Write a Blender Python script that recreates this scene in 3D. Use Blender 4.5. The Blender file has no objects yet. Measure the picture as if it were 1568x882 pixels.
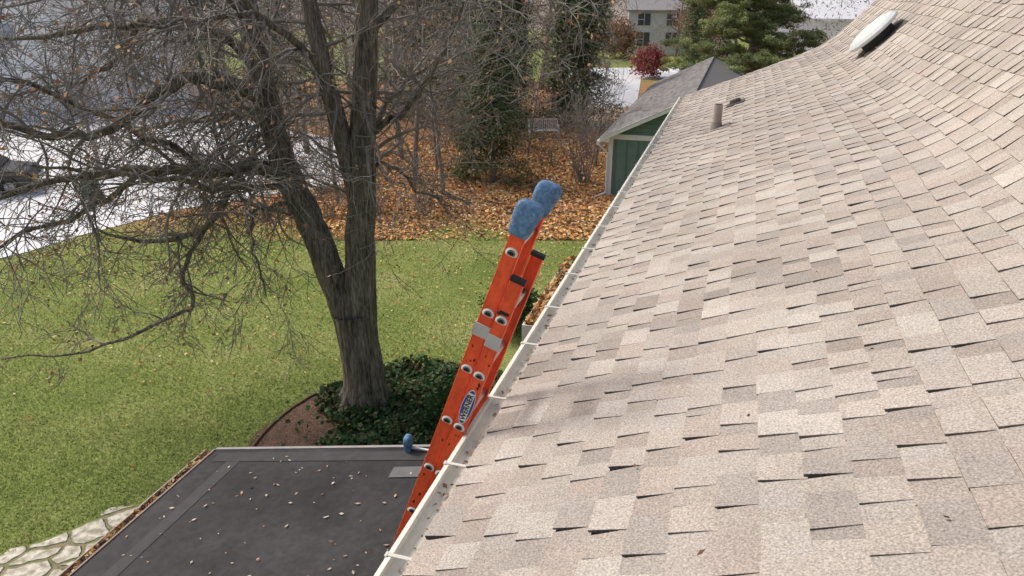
import bpy, math, random
import numpy as np
from mathutils import Vector, Matrix
rnd=random.Random(7); rng=np.random.default_rng(7)
CZ=7.4; YAW=math.radians(-16.8)
C_,S_=math.cos(YAW),math.sin(YAW)
scene=bpy.context.scene
def HW(X,Y):   # house axes -> world
    return (C_*X-S_*Y, S_*X+C_*Y)
# ---------------------------------------------------------------- materials
def M(name,col=(.5,.5,.5),attr=False,rough=.85,noise=None,noise2=None,bump=None,stretch=(1,1,1),metal=0,spec=.3,trans=False):
    m=bpy.data.materials.new(name); m.use_nodes=True; nt=m.node_tree; N=nt.nodes; L=nt.links
    b=N['Principled BSDF']; b.inputs['Roughness'].default_value=rough; b.inputs['Metallic'].default_value=metal
    b.inputs['Specular IOR Level'].default_value=spec
    tc=N.new('ShaderNodeTexCoord'); mp=N.new('ShaderNodeMapping'); mp.inputs['Scale'].default_value=stretch
    L.new(tc.outputs['Object'],mp.inputs['Vector'])
    if attr:
        a=N.new('ShaderNodeAttribute'); a.attribute_name='Col'; cur=a.outputs['Color']
    else:
        a=N.new('ShaderNodeRGB'); a.outputs[0].default_value=(*col,1); cur=a.outputs[0]
    for nz in (noise,noise2):
        if not nz: continue
        t=N.new('ShaderNodeTexNoise'); t.inputs['Scale'].default_value=nz[0]; t.inputs['Detail'].default_value=5; t.inputs['Roughness'].default_value=.65
        L.new(mp.outputs[0],t.inputs['Vector'])
        r=N.new('ShaderNodeMapRange'); r.inputs[1].default_value=.3; r.inputs[2].default_value=.7
        r.inputs[3].default_value=1-nz[1]; r.inputs[4].default_value=1+nz[1]
        L.new(t.outputs['Fac'],r.inputs[0])
        v=N.new('ShaderNodeVectorMath'); v.operation='SCALE'
        L.new(cur,v.inputs[0]); L.new(r.outputs[0],v.inputs['Scale']); cur=v.outputs[0]
    L.new(cur,b.inputs['Base Color'])
    if bump:
        t=N.new('ShaderNodeTexNoise'); t.inputs['Scale'].default_value=bump[0]; t.inputs['Detail'].default_value=4
        L.new(mp.outputs[0],t.inputs['Vector'])
        bp=N.new('ShaderNodeBump'); bp.inputs['Strength'].default_value=bump[1]; bp.inputs['Distance'].default_value=bump[2]
        L.new(t.outputs['Fac'],bp.inputs['Height']); L.new(bp.outputs[0],b.inputs['Normal'])
    if trans:
        tr=N.new('ShaderNodeBsdfTranslucent'); L.new(cur,tr.inputs['Color'])
        mx=N.new('ShaderNodeMixShader'); mx.inputs[0].default_value=.35
        L.new(b.outputs[0],mx.inputs[1]); L.new(tr.outputs[0],mx.inputs[2]); L.new(mx.outputs[0],N['Material Output'].inputs['Surface'])
    return m
# ---------------------------------------------------------------- mesh helpers
def finish(me,name,mat,parent=None,smooth=False):
    ob=bpy.data.objects.new(name,me); scene.collection.objects.link(ob)
    if mat: me.materials.append(mat)
    if smooth: me.polygons.foreach_set('use_smooth',[True]*len(me.polygons))
    if parent: ob.parent=parent
    return ob
def npmesh(name,V,F,cols=None):
    me=bpy.data.meshes.new(name); V=np.asarray(V,dtype=np.float32); F=np.asarray(F,dtype=np.int32); k=F.shape[1]
    me.vertices.add(len(V)); me.vertices.foreach_set('co',V.ravel())
    me.loops.add(F.size); me.loops.foreach_set('vertex_index',F.ravel())
    me.polygons.add(len(F)); me.polygons.foreach_set('loop_start',np.arange(0,F.size,k,dtype=np.int32))
    me.polygons.foreach_set('loop_total',np.full(len(F),k,dtype=np.int32))
    me.update(calc_edges=True)
    if cols is not None:
        at=me.color_attributes.new('Col','FLOAT_COLOR','CORNER')
        c=np.ones((len(F),k,4),dtype=np.float32); c[:,:,:3]=np.asarray(cols)[:,None,:]
        at.data.foreach_set('color',c.ravel())
    me.validate(); return me
class MB:
    def __init__(s): s.v=[];s.f=[];s.c=[]
    def face(s,pts,col):
        n=len(s.v); s.v+= [tuple(p) for p in pts]; s.f.append(list(range(n,n+len(pts)))); s.c.append(col)
    def box(s,a,b,col=(.5,.5,.5)):
        x0,y0,z0=a;x1,y1,z1=b;n=len(s.v)
        s.v+=[(x0,y0,z0),(x1,y0,z0),(x1,y1,z0),(x0,y1,z0),(x0,y0,z1),(x1,y0,z1),(x1,y1,z1),(x0,y1,z1)]
        for f in ((3,2,1,0),(4,5,6,7),(0,1,5,4),(1,2,6,5),(2,3,7,6),(3,0,4,7)):
            s.f.append([n+i for i in f]); s.c.append(col)
    def prism(s,pts,axis_vec,col=(.5,.5,.5)):
        n=len(s.v);k=len(pts); a=Vector(axis_vec)
        s.v+=[tuple(p) for p in pts]+[tuple(Vector(p)+a) for p in pts]
        s.f.append([n+i for i in range(k)][::-1]); s.c.append(col)
        s.f.append([n+k+i for i in range(k)]); s.c.append(col)
        for i in range(k):
            j=(i+1)%k; s.f.append([n+i,n+j,n+k+j,n+k+i]); s.c.append(col)
    def cyl(s,p0,p1,r0,r1=None,n=12,col=(.5,.5,.5),cap=True):
        if r1 is None:r1=r0
        p0=Vector(p0);p1=Vector(p1);d=(p1-p0).normalized()
        u=d.orthogonal().normalized();w=d.cross(u);b=len(s.v)
        for p,r in((p0,r0),(p1,r1)):
            for i in range(n):
                a=2*math.pi*i/n; s.v.append(tuple(p+u*math.cos(a)*r+w*math.sin(a)*r))
        for i in range(n):
            j=(i+1)%n; s.f.append([b+i,b+j,b+n+j,b+n+i]); s.c.append(col)
        if cap:
            s.f.append([b+i for i in range(n)][::-1]); s.c.append(col)
            s.f.append([b+n+i for i in range(n)]); s.c.append(col)
    def obj(s,name,mat,parent=None,bevel=0,smooth=False):
        me=bpy.data.meshes.new(name); me.from_pydata(s.v,[],s.f); me.update()
        at=me.color_attributes.new('Col','FLOAT_COLOR','CORNER'); out=[]
        for f,c in zip(s.f,s.c): out+= [c[0],c[1],c[2],1.0]*len(f)
        at.data.foreach_set('color',out)
        ob=finish(me,name,mat,parent,smooth)
        if bevel:
            b=ob.modifiers.new('b','BEVEL'); b.width=bevel; b.segments=2; b.limit_method='ANGLE'
        return ob
def empty(name,loc=(0,0,0),rot=(0,0,0)):
    e=bpy.data.objects.new(name,None); scene.collection.objects.link(e); e.location=loc; e.rotation_euler=rot; e.empty_display_size=.2; return e
def leaves(centers,size,cols,flat=0.0,aspect=.6):
    n=len(centers); c=np.asarray(centers)
    a=rng.normal(size=(n,3)); a[:,2]*= (1-flat); a/=np.linalg.norm(a,axis=1)[:,None]+1e-9
    b=rng.normal(size=(n,3)); b[:,2]*= (1-flat); b-= (b*a).sum(1)[:,None]*a; b/=np.linalg.norm(b,axis=1)[:,None]+1e-9
    s=np.asarray(size).reshape(-1,1)*np.ones((n,1))
    V=np.stack([c-a*s*.5, c+b*s*aspect*.5, c+a*s*.5, c-b*s*aspect*.5],1).reshape(-1,3)
    return V,np.arange(n*4).reshape(-1,4),cols
def pal(P,n,j=.15):
    P=np.array(P); c=P[rng.integers(0,len(P),n)]; return np.clip(c*(1+rng.normal(size=(n,1))*j),.003,1)
class Tubes:
    def __init__(s): s.V=[];s.F=[];s.n=0
    def add(s,pts,rad,k=4):
        P=np.array([tuple(q) for q in pts],dtype=float); T=np.gradient(P,axis=0); T/=np.linalg.norm(T,axis=1)[:,None]+1e-9
        ref=np.array([.31,.52,.13]); ref/=np.linalg.norm(ref)
        U=np.cross(T,ref); U/=np.linalg.norm(U,axis=1)[:,None]+1e-9; W=np.cross(T,U)
        a=np.arange(k)*2*math.pi/k; r=np.array(rad)[:,None,None]
        R=P[:,None,:]+r*(U[:,None,:]*np.cos(a)[None,:,None]+W[:,None,:]*np.sin(a)[None,:,None])
        m=len(P); s.V.append(R.reshape(-1,3))
        i=np.arange(m-1)[:,None]*k; j=np.arange(k)[None,:]; j2=(j+1)%k
        F=np.stack([i+j,i+j2,i+k+j2,i+k+j],-1).reshape(-1,4)+s.n
        s.F.append(F); s.n+=m*k
    def mesh(s,name): return npmesh(name,np.concatenate(s.V),np.concatenate(s.F))
def grow(T,p,d,L,r,lvl,mx,up=0.0,wig=.25,tips=None,nch=(3,5),kmin=3,rmin=.004):
    n=max(3,min(7,int(L/.22))); pts=[p]; dirs=[d]; 
    for i in range(n):
        d=(d+Vector((rnd.gauss(0,wig),rnd.gauss(0,wig),rnd.gauss(0,wig)+up))).normalized()
        p=p+d*(L/n); pts.append(p); dirs.append(d)
    rad=[max(rmin,r*(1-.72*i/n)) for i in range(n+1)]
    T.add(pts,rad,6 if r>.05 else (4 if r>.015 else kmin))
    if lvl<mx:
        for c in range(rnd.randint(*nch)):
            i=rnd.randint(1,n) if c else n
            ax=Vector((rnd.gauss(0,1),rnd.gauss(0,1),rnd.gauss(0,1)*.8)); 
            dd=(dirs[i]+ax.normalized()*rnd.uniform(.6,1.2)).normalized()
            grow(T,pts[i],dd,L*rnd.uniform(.45,.75),rad[i]*rnd.uniform(.5,.75),lvl+1,mx,up,wig,tips,nch,kmin,rmin)
    elif tips is not None: tips.append(pts[-1]); tips.append(pts[n//2])
def smoothpoly(P,R,sub=5):
    out=[];ro=[];n=len(P)
    for i in range(n-1):
        p0=Vector(P[max(i-1,0)]);p1=Vector(P[i]);p2=Vector(P[i+1]);p3=Vector(P[min(i+2,n-1)])
        for k in range(sub):
            t=k/sub
            out.append(.5*((2*p1)+(-p0+p2)*t+(2*p0-5*p1+4*p2-p3)*t*t+(-p0+3*p1-3*p2+p3)*t**3)); ro.append(R[i]+(R[i+1]-R[i])*t)
    out.append(Vector(P[-1])); ro.append(R[-1]); return out,ro
# ---------------------------------------------------------------- camera, light
cam=bpy.data.cameras.new('camera'); co=bpy.data.objects.new('camera',cam); scene.collection.objects.link(co)
co.location=(0,0,CZ); co.rotation_euler=(math.radians(90-22.6),0,0); cam.sensor_width=36; cam.lens=36*1130/1568; cam.clip_end=2000; cam.clip_start=.05
scene.camera=co
w=bpy.data.worlds.new('World'); scene.world=w; w.use_nodes=True; nt=w.node_tree
sky=nt.nodes.new('ShaderNodeTexSky'); sky.sky_type='NISHITA'; sky.sun_disc=False
sd=Vector((-.62,.30,.72)).normalized()
sky.sun_elevation=math.asin(sd.z); sky.sun_rotation=math.atan2(sd.x,sd.y); sky.air_density=1; sky.dust_density=6; sky.ozone_density=.6
nt.links.new(sky.outputs[0],nt.nodes['Background'].inputs[0]); nt.nodes['Background'].inputs[1].default_value=.15
sl=bpy.data.lights.new('sun','SUN'); sl.energy=1.9; sl.angle=math.radians(14); sl.color=(1,.975,.94)
so=bpy.data.objects.new('sun',sl); scene.collection.objects.link(so); so.rotation_euler=(-sd).to_track_quat('-Z','Y').to_euler(); so.location=(-20,20,30)
scene.view_settings.view_transform='Standard'; scene.view_settings.look='None'; scene.view_settings.exposure=0
# ---------------------------------------------------------------- materials
m_shingle=M('asphalt_shingle',attr=True,rough=.95,noise=(140,.50),noise2=(1.1,.13),bump=(160,.5,.004),spec=.15)
m_gutter=M('gutter_paint',(.70,.68,.61),rough=.5,noise=(6,.10),noise2=(40,.06))
m_paint=M('painted_parts',attr=True,rough=.6,noise=(5,.06))
m_rough=M('rough_parts',attr=True,rough=.9,noise=(8,.15),bump=(20,.3,.01))
m_leaf=M('leaf',attr=True,rough=.8,trans=True)
m_needle=M('needle_leaf',attr=True,rough=.8)
m_litter=M('dead_leaf',attr=True,rough=.85)
m_bark=M('bark',(.235,.20,.165),rough=.95,noise=(4.5,.62),noise2=(18,.5),bump=(7,1.0,.22),stretch=(2.6,2.6,.32))
m_twig=M('bare_twigs',(.25,.225,.205),rough=.9,noise=(3,.3))
m_bgtwig=M('bare_branch',(.27,.24,.215),rough=.9,noise=(1,.4))
m_green=M('green_siding',(.15,.25,.21),rough=.7,noise=(3,.12))
m_epdm=M('rubber_membrane',(.040,.038,.041),rough=.7,noise=(1.2,.40),noise2=(14,.25),bump=(3,.25,.02),spec=.2)
m_conc=M('pale_concrete',(.74,.75,.77),rough=.9,noise=(.5,.10),noise2=(12,.08))
m_mulch=M('mulch',(.21,.13,.09),rough=.95,noise=(30,.6),noise2=(4,.25),bump=(40,1,.04))
# ---------------------------------------------------------------- ground
def ground_mat():
    m=bpy.data.materials.new('lawn_and_litter'); m.use_nodes=True; nt=m.node_tree; N=nt.nodes; L=nt.links
    b=N['Principled BSDF']; b.inputs['Roughness'].default_value=.95; b.inputs['Specular IOR Level'].default_value=.1
    tc=N.new('ShaderNodeTexCoord')
    def noise(s,det=5):
        t=N.new('ShaderNodeTexNoise'); t.inputs['Scale'].default_value=s; t.inputs['Detail'].default_value=det; t.inputs['Roughness'].default_value=.6
        L.new(tc.outputs['Object'],t.inputs['Vector']); return t.outputs['Fac']
    def ramp(f,st):
        r=N.new('ShaderNodeValToRGB'); e=r.color_ramp.elements
        e[0].position=st[0][0]; e[0].color=(*st[0][1],1); e[1].position=st[-1][0]; e[1].color=(*st[-1][1],1)
        for p,c in st[1:-1]:
            x=e.new(p); x.color=(*c,1)
        L.new(f,r.inputs[0]); return r.outputs[0]
    def mix(f,a,b_,t='MIX'):
        x=N.new('ShaderNodeMix'); x.data_type='RGBA'; x.blend_type=t
        if isinstance(f,float): x.inputs[0].default_value=f
        else: L.new(f,x.inputs[0])
        L.new(a,x.inputs[6]); L.new(b_,x.inputs[7]); return x.outputs[2]
    g1=ramp(noise(.45),[(.3,(.18,.24,.065)),(.5,(.25,.30,.095)),(.7,(.36,.37,.16))])
    g2=ramp(noise(18),[(.3,(.5,.55,.45)),(.7,(1.4,1.35,1.3))])
    grass=mix(1.0,g1,g2,'MULTIPLY')
    l1=ramp(noise(9),[(.3,(.24,.13,.07)),(.48,(.48,.26,.13)),(.6,(.58,.36,.20)),(.75,(.65,.5,.36))])
    l2=ramp(noise(.7),[(.3,(.7,.66,.6)),(.7,(1.15,1.1,1.05))])
    lit=mix(1.0,l1,l2,'MULTIPLY')
    sep=N.new('ShaderNodeSeparateXYZ'); L.new(tc.outputs['Object'],sep.inputs[0])
    n=noise(.9); a=N.new('ShaderNodeMath'); a.operation='MULTIPLY_ADD'; a.inputs[1].default_value=5; L.new(n,a.inputs[0]); L.new(sep.outputs['Y'],a.inputs[2])
    mr=N.new('ShaderNodeMapRange'); mr.inputs[1].default_value=24.2; mr.inputs[2].default_value=26.6; L.new(a.outputs[0],mr.inputs[0])
    c1=mix(mr.outputs[0],grass,lit)
    mr2=N.new('ShaderNodeMapRange'); mr2.inputs[1].default_value=60; mr2.inputs[2].default_value=66; L.new(a.outputs[0],mr2.inputs[0])
    c2=mix(mr2.outputs[0],c1,grass)
    L.new(c2,b.inputs['Base Color'])
    bp=N.new('ShaderNodeBump'); bp.inputs['Strength'].default_value=.7; bp.inputs['Distance'].default_value=.05
    L.new(noise(25),bp.inputs['Height']); L.new(bp.outputs[0],b.inputs['Normal'])
    return m
g=MB(); g.face([(-500,-60,0),(500,-60,0),(500,900,0),(-500,900,0)],(.1,.1,.1)); g.obj('ground',ground_mat())
V=[];F=[];nx=80
for j,(y,h) in enumerate(((125,0),(150,7),(200,15),(280,22),(400,24))):
    for i in range(nx): 
        x=-350+700*i/(nx-1); V.append((x,y+8*math.sin(i*.7),h*(1+.2*math.sin(i*.5+j)+.1*math.sin(i*1.7))))
for j in range(4):
    for i in range(nx-1): a=j*nx+i; F.append((a,a+1,a+nx+1,a+nx))
finish(npmesh('distant_hill',V,F),'distant_hill',M('woodland_hill',(.30,.26,.23),noise=(.15,.4),noise2=(1.5,.4)),smooth=True)
def sheet(name,pts,z,mat,jit=0):
    b=MB(); b.face([(x,y,z) for x,y in pts],(.5,.5,.5)); return b.obj(name,mat)
dr=[(-15.5,18.6),(-14.9,19.8),(-14.3,20.5),(-13.6,22.0),(-12.6,23.4),(-11.7,24.9),(-10.4,25.7),(-9.4,26.8),(-8.0,27.2),(-7.2,28.1),(-6.2,28.6),(-6.5,31),(-6.2,33),(-6.9,35.5),(-12,40),(-20,47),(-60,60),(-60,6),(-22,12)]
sheet('driveway',dr,.02,m_conc)
sheet('street',[(4.0,40),(6.5,40),(10.5,62),(30,66),(30,72),(4,70),(5.2,60)],.02,m_conc)
def blob(name,cx,cy,rx,ry,z,mat,ph=0):
    pts=[]
    for i in range(60):
        a=2*math.pi*i/60; k=1+.04*math.sin(5*a+ph)+.03*math.sin(11*a)
        pts.append((cx+rx*k*math.cos(a),cy+ry*k*math.sin(a)))
    return sheet(name,pts,z,mat)
blob('mulch_bed',-1.7,10.4,2.75,3.1,.012,m_mulch)
T=Tubes(); pp=[]
for i in range(16):
    a=math.radians(100+ i*6.2); pp.append((-1.7+2.75*math.cos(a),10.4+3.1*math.sin(a),.02))
T.add(pp,[.03]*16,5); finish(T.mesh('bed_edging'),'bed_edging',M('edging',(.16,.10,.07),noise=(10,.4)))
def flag_mat():
    m=bpy.data.materials.new('flagstone'); m.use_nodes=True; nt=m.node_tree;N=nt.nodes;L=nt.links;b=N['Principled BSDF'];b.inputs['Roughness'].default_value=.9
    tc=N.new('ShaderNodeTexCoord'); nz=N.new('ShaderNodeTexNoise'); nz.inputs['Scale'].default_value=3; L.new(tc.outputs['Object'],nz.inputs['Vector'])
    ad=N.new('ShaderNodeMix'); ad.data_type='RGBA'; ad.blend_type='LINEAR_LIGHT'; ad.inputs[0].default_value=.10; L.new(tc.outputs['Object'],ad.inputs[6]); L.new(nz.outputs['Color'],ad.inputs[7])
    v=N.new('ShaderNodeTexVoronoi'); v.feature='DISTANCE_TO_EDGE'; v.inputs['Scale'].default_value=2.3; L.new(ad.outputs[2],v.inputs['Vector'])
    n2=N.new('ShaderNodeTexNoise'); n2.inputs['Scale'].default_value=10; n2.inputs['Detail'].default_value=6; L.new(tc.outputs['Object'],n2.inputs['Vector'])
    r=N.new('ShaderNodeValToRGB'); r.color_ramp.elements[0].position=.35; r.color_ramp.elements[0].color=(.34,.31,.23,1); r.color_ramp.elements[1].position=.62; r.color_ramp.elements[1].color=(.72,.68,.58,1); L.new(n2.outputs['Fac'],r.inputs[0])
    r3=N.new('ShaderNodeValToRGB'); r3.color_ramp.elements[0].position=.4; r3.color_ramp.elements[0].color=(.15,.19,.05,1); r3.color_ramp.elements[1].position=.6; r3.color_ramp.elements[1].color=(.28,.22,.14,1); L.new(n2.outputs['Fac'],r3.inputs[0])
    nd=N.new('ShaderNodeMath'); nd.operation='MULTIPLY_ADD'; nd.inputs[1].default_value=-.10; L.new(n2.outputs['Fac'],nd.inputs[0]); L.new(v.outputs['Distance'],nd.inputs[2])
    mr=N.new('ShaderNodeMapRange'); mr.inputs[1].default_value=-.01; mr.inputs[2].default_value=.03; L.new(nd.outputs[0],mr.inputs[0])
    mx=N.new('ShaderNodeMix'); mx.data_type='RGBA'; L.new(mr.outputs[0],mx.inputs[0]); L.new(r3.outputs[0],mx.inputs[6]); L.new(r.outputs[0],mx.inputs[7]); L.new(mx.outputs[2],b.inputs['Base Color'])
    bp=N.new('ShaderNodeBump'); bp.inputs['Distance'].default_value=.04; L.new(mr.outputs[0],bp.inputs['Height']); L.new(bp.outputs[0],b.inputs['Normal'])
    return m
edge=[]
for i in range(24):
    t=i/23; k=.12*math.sin(i*1.9)+.08*math.sin(i*3.7); edge.append((-4.3-5.6*t-.7*k,10.5-5.0*t+.7*k))
sheet('flagstone_path',edge+[(-8.6,3.4),(-3.0,8.6)],.016,flag_mat())
# ---------------------------------------------------------------- grass blades, fallen leaves, ivy
def inbed(x,y,s=1.0): return ((x+1.7)/(2.75*s))**2+((y-10.4)/(3.1*s))**2<1
def onpath(x,y): return (y-10.45)-(5.0/5.6)*(x+4.4)<0.02
def ondrive(x,y): return (x< -12.6-(23.6-y)*.58) | ((y>23.6)&(x<-12.6+(y-23.6)*1.35)&(x<-6.3))
n=190000
y=7.0+rng.random(n)**1.25*18; x=(-.80+rng.random(n)*.98)*(y+1.5)
k=~inbed(x,y)&~onpath(x,y)&~ondrive(x,y); x=x[k];y=y[k];n=len(x)
patch=np.sin(x*1.3+np.sin(y*.9)*1.5)*np.sin(y*1.1+np.sin(x*.7)*2)
hgt=(.03+.03*rng.random(n)); ang=rng.random(n)*6.283; wd=.006+.006*rng.random(n)
V=np.zeros((n,3,3)); V[:,0,0]=x-np.cos(ang)*wd;V[:,0,1]=y-np.sin(ang)*wd; V[:,1,0]=x+np.cos(ang)*wd;V[:,1,1]=y+np.sin(ang)*wd
V[:,2,0]=x+rng.normal(size=n)*.03;V[:,2,1]=y+rng.normal(size=n)*.03;V[:,2,2]=hgt; V[:,:2,2]=.002
gc=np.where((rng.random((n,1))+patch[:,None]*.15)<.5,np.array([[.25,.34,.09]]),np.array([[.45,.48,.21]]))*(1+rng.normal(size=(n,1))*.2+patch[:,None]*.10)
finish(npmesh('grass',V.reshape(-1,3),np.arange(n*3).reshape(-1,3),np.clip(gc,.01,1)),'grass',m_leaf)
LP=[(.70,.35,.13),(.80,.46,.19),(.55,.26,.10),(.78,.58,.36),(.40,.20,.10),(.74,.50,.17)]
n=70000; y=21.6+rng.random(n)**1.3*26; x=(-.35+rng.random(n)*.55)*y
dn=np.clip((y+1.6*np.sin(x*1.1)+rng.normal(size=n)*1.2-22.2)/2.0,0.06,1); k=(rng.random(n)<dn)&(~ondrive(x,y)|(rng.random(n)<.05)); x=x[k];y=y[k]
n2=15000; y2=9+rng.random(n2)**.5*15; x2=(-.8+rng.random(n2)*.95)*y2; k=(rng.random(n2)<np.clip((y2-10)/16,.04,1)*.6)&~ondrive(x2,y2)&~inbed(x2,y2); x2=x2[k];y2=y2[k]
X=np.concatenate([x,x2]);Y=np.concatenate([y,y2]);n=len(X)
c=np.stack([X,Y,.03+rng.random(n)*.05],1); sz=np.concatenate([.09+.08*rng.random(len(x)),.045+.045*rng.random(len(x2))])
lc_=pal(LP,n,.25); lc_[len(x):]*=.8
V,F,cc=leaves(c,sz,lc_,flat=.7,aspect=.75); finish(npmesh('fallen_leaves',V,F,cc),'fallen_leaves',m_litter)
n=32000; x=-4.4+rng.random(n)*5.6; y=7.3+rng.random(n)*6.4
k=inbed(x,y,1.02)&((x>-3.4+.3*np.sin(y*3)-.5*(y<9.8))|(rng.random(n)<.02)); x=x[k];y=y[k];n=len(x)
z=.04+.18*rng.random(n)+.10*np.sin(x*4)*np.sin(y*5)
V,F,cc=leaves(np.stack([x,y,z],1),.07+.05*rng.random(n),pal([(.035,.09,.03),(.055,.13,.045),(.08,.16,.06),(.16,.22,.10),(.14,.11,.05)],n,.3),flat=.5,aspect=.9)
finish(npmesh('ivy_groundcover',V,F,cc),'ivy_groundcover',m_leaf)
def bush(name,x,y,r,h,P,n,size):
    a=rng.normal(size=(n,3)); a/=np.linalg.norm(a,axis=1)[:,None]; rr=(.45+.55*rng.random((n,1)))*(1+.22*np.sin(a[:,:1]*5+a[:,1:2]*4)+.12*np.sin(a[:,2:]*9+a[:,:1]*7))
    c=a*rr*np.array([r,r,h*.5])+np.array([x,y,h*.5]); V,F,cc=leaves(c,size*(.7+.6*rng.random(n)),pal(P,n,.25))
    return finish(npmesh(name,V,F,cc),name,m_leaf)
bush('evergreen_shrub',-1.0,11.2,.55,.9,[(.04,.09,.03),(.07,.14,.04)],3500,.07)
bush('evergreen_shrub',.1,15.2,.7,1.2,[(.04,.09,.03),(.08,.14,.04)],3500,.08)
# ---------------------------------------------------------------- HOUSE
house=empty('house',(0,0,CZ),(0,0,YAW))
TH=math.radians(22.6)
def build_profile():
    X,Z=-.985,-2.02; s=0; ds=.02; out=[(0,X,Z,TH)]
    while s<6.2:
        t=(s-2.15)/.75; t=max(0,min(1,t)); t=t*t*(3-2*t); th=TH+(math.radians(47)-TH)*t
        X+=math.cos(th)*ds; Z+=math.sin(th)*ds; s+=ds; out.append((s,X,Z,th))
    return out
PR=build_profile()
def prof(s,y,h=0):
    i=max(0,min(len(PR)-2,int(s/.02))); f=s/.02-i; a=PR[i];b=PR[i+1]
    X=a[1]+(b[1]-a[1])*f;Z=a[2]+(b[2]-a[2])*f;th=a[3]
    Z+= .012*math.sin(y*1.1+s*.6)*min(1,s)+.008*math.sin(y*2.7+s*2.1)*min(1,s)
    return (X-math.sin(th)*h, y, Z+math.cos(th)*h)
EX=.143; Y0=-2.0; Y1=14.75
SP=[(.425,.385,.34),(.41,.365,.32),(.37,.322,.284),(.39,.348,.31),(.445,.41,.368),(.36,.325,.292),(.42,.375,.333),(.43,.39,.35),(.395,.343,.30)]
rb=MB()
s=0
while s<6.0:
    y=Y0-rnd.random()*.3; raised=rnd.random()<.5
    while y<Y1:
        wd=rnd.uniform(.09,.20) if raised else rnd.uniform(.06,.15)
        y2=min(Y1+rnd.uniform(-.004,.004),y+wd); 
        if y2-y<.03: break
        col=SP[rnd.randrange(len(SP))]; k=rnd.uniform(.94,1.05)*(1.035 if raised else .945)
        if s<1.7:  # tabs darkened along a slanting band: ladder's soft shadow put into their colour
            q=((y-(3.45+.35*s))/.33)**2; 
            if rnd.random()<.75*math.exp(-q): k*=rnd.uniform(.72,.88)
        col=tuple(c*k for c in col)
        h0=rnd.uniform(.011,.016) if raised else .006; h1=h0*.25+.001
        lip=s+rnd.uniform(-.004,.004); up=s+EX+.008
        c0=rnd.uniform(-.012,.012);c1=rnd.uniform(-.012,.012)
        ya,yb=y+c0,y2+c1
        A=prof(max(0,lip),ya,h0);B=prof(max(0,lip),yb,h0);Cc=prof(up,y2+(.003 if raised else 0),h1);D=prof(up,y-(.003 if raised else 0),h1)
        a=prof(max(0,lip),ya,-.004);b=prof(max(0,lip),yb,-.004);c=prof(up,y2,-.006);d=prof(up,y,-.006)
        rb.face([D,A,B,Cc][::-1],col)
        e=tuple(q*.32 for q in col)  # shade of the tab side edges put into their colour
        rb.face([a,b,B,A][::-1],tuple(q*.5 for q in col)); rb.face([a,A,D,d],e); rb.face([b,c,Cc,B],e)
        y=y2; raised=not raised if rnd.random()<.85 else raised
    s+=EX
rb.obj('roof_shingles',m_shingle,house)
V=[];F=[]
ys=[Y0+(Y1-.02-Y0)*i/60 for i in range(61)]; ss=[i*.1 for i in range(62)]
for a in ss:
    for b in ys: V.append(prof(a,b,-.012))
for i in range(61):
    for j in range(60): q=i*61+j; F.append((q,q+1,q+62,q+61))
finish(npmesh('roof_deck',V,F,np.tile([[.16,.14,.12]],(len(F),1))),'roof_deck',m_rough,house)
top=prof(6.1,0)
b=MB()
b.face([(top[0],Y0,top[2]),(top[0],Y1,top[2]),(top[0]+6,Y1,top[2]-5.5),(top[0]+6,Y0,top[2]-5.5)],(.3,.26,.22))
for i in range(0,61):
    s0=i*.1;p=prof(s0,Y1);q=prof(min(6.1,s0+.1),Y1)
    b.face([(p[0],Y1-.012,p[2]-.16),(q[0],Y1-.012,q[2]-.16),(q[0],Y1-.012,q[2]-.012),(p[0],Y1-.012,p[2]-.012)],(.6,.58,.52))
b.obj('rake_trim',m_paint,house)
b=MB(); b.box((-.62,-1.6,-CZ),(8,14.2,-2.22),(.30,.34,.30)); b.box((-.99,Y0,-2.24),(-.6,Y1-.05,-2.2),(.6,.58,.52)); b.obj('walls',m_paint,house)
b=MB(); b.face([(-.6,14.21,-2.2),(8,14.21,-2.2),(top[0]+1,14.21,top[2]-.3),(1.2,14.21,-1.3)],(.1,.17,.145)); b.obj('gable_wall',m_green,house)
gz=-2.05
b=MB()
prf=[(-.992,gz+.0),(-.992,gz-.11),(-1.07,gz-.11),(-1.085,gz-.07),(-1.105,gz-.04),(-1.11,gz),(-1.088,gz+.004),(-1.086,gz-.006),(-1.096,gz-.01),(-1.09,gz-.03),(-1.07,gz-.045),(-1.06,gz-.05),(-1.0,gz-.05),(-1.0,gz)]
b.prism([(x,Y0,z) for x,z in prf],(0,Y1-.03-Y0,0))
b.box((-1.11,Y1-.03,gz-.11),(-.992,Y1-.026,gz))
b.obj('eave_gutter',m_gutter,house)
b=MB()
for k in range(-7,20):
    yy=2.62+.62*k+rnd.uniform(-.03,.03)
    if yy>Y1-.1: break
    b.box((-1.104,yy-.009,gz+.004),(-.982,yy+.009,gz+.008),(.66,.64,.58)); b.box((-1.116,yy-.013,gz-.01),(-1.1045,yy+.013,gz+.008),(.68,.66,.60))
b.obj('gutter_hangers',m_paint,house,bevel=.002)
b=MB(); b.box((-1.003,Y0,gz+.004),(-.984,Y1-.03,gz+.012),(.55,.47,.36)); b.obj('drip_edge',m_rough,house)
n=500; yy=Y0+rng.random(n)*16.5; c=np.stack([-1.04+rng.normal(size=n)*.014,yy,np.full(n,gz-.045)+rng.random(n)*.01],1)
V,F,cc=leaves(c,.015+.025*rng.random(n),pal([(.3,.22,.15),(.45,.37,.28),(.2,.15,.11)],n,.2),flat=.8); finish(npmesh('gutter_debris',V,F,cc),'gutter_debris',m_litter,house)
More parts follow.
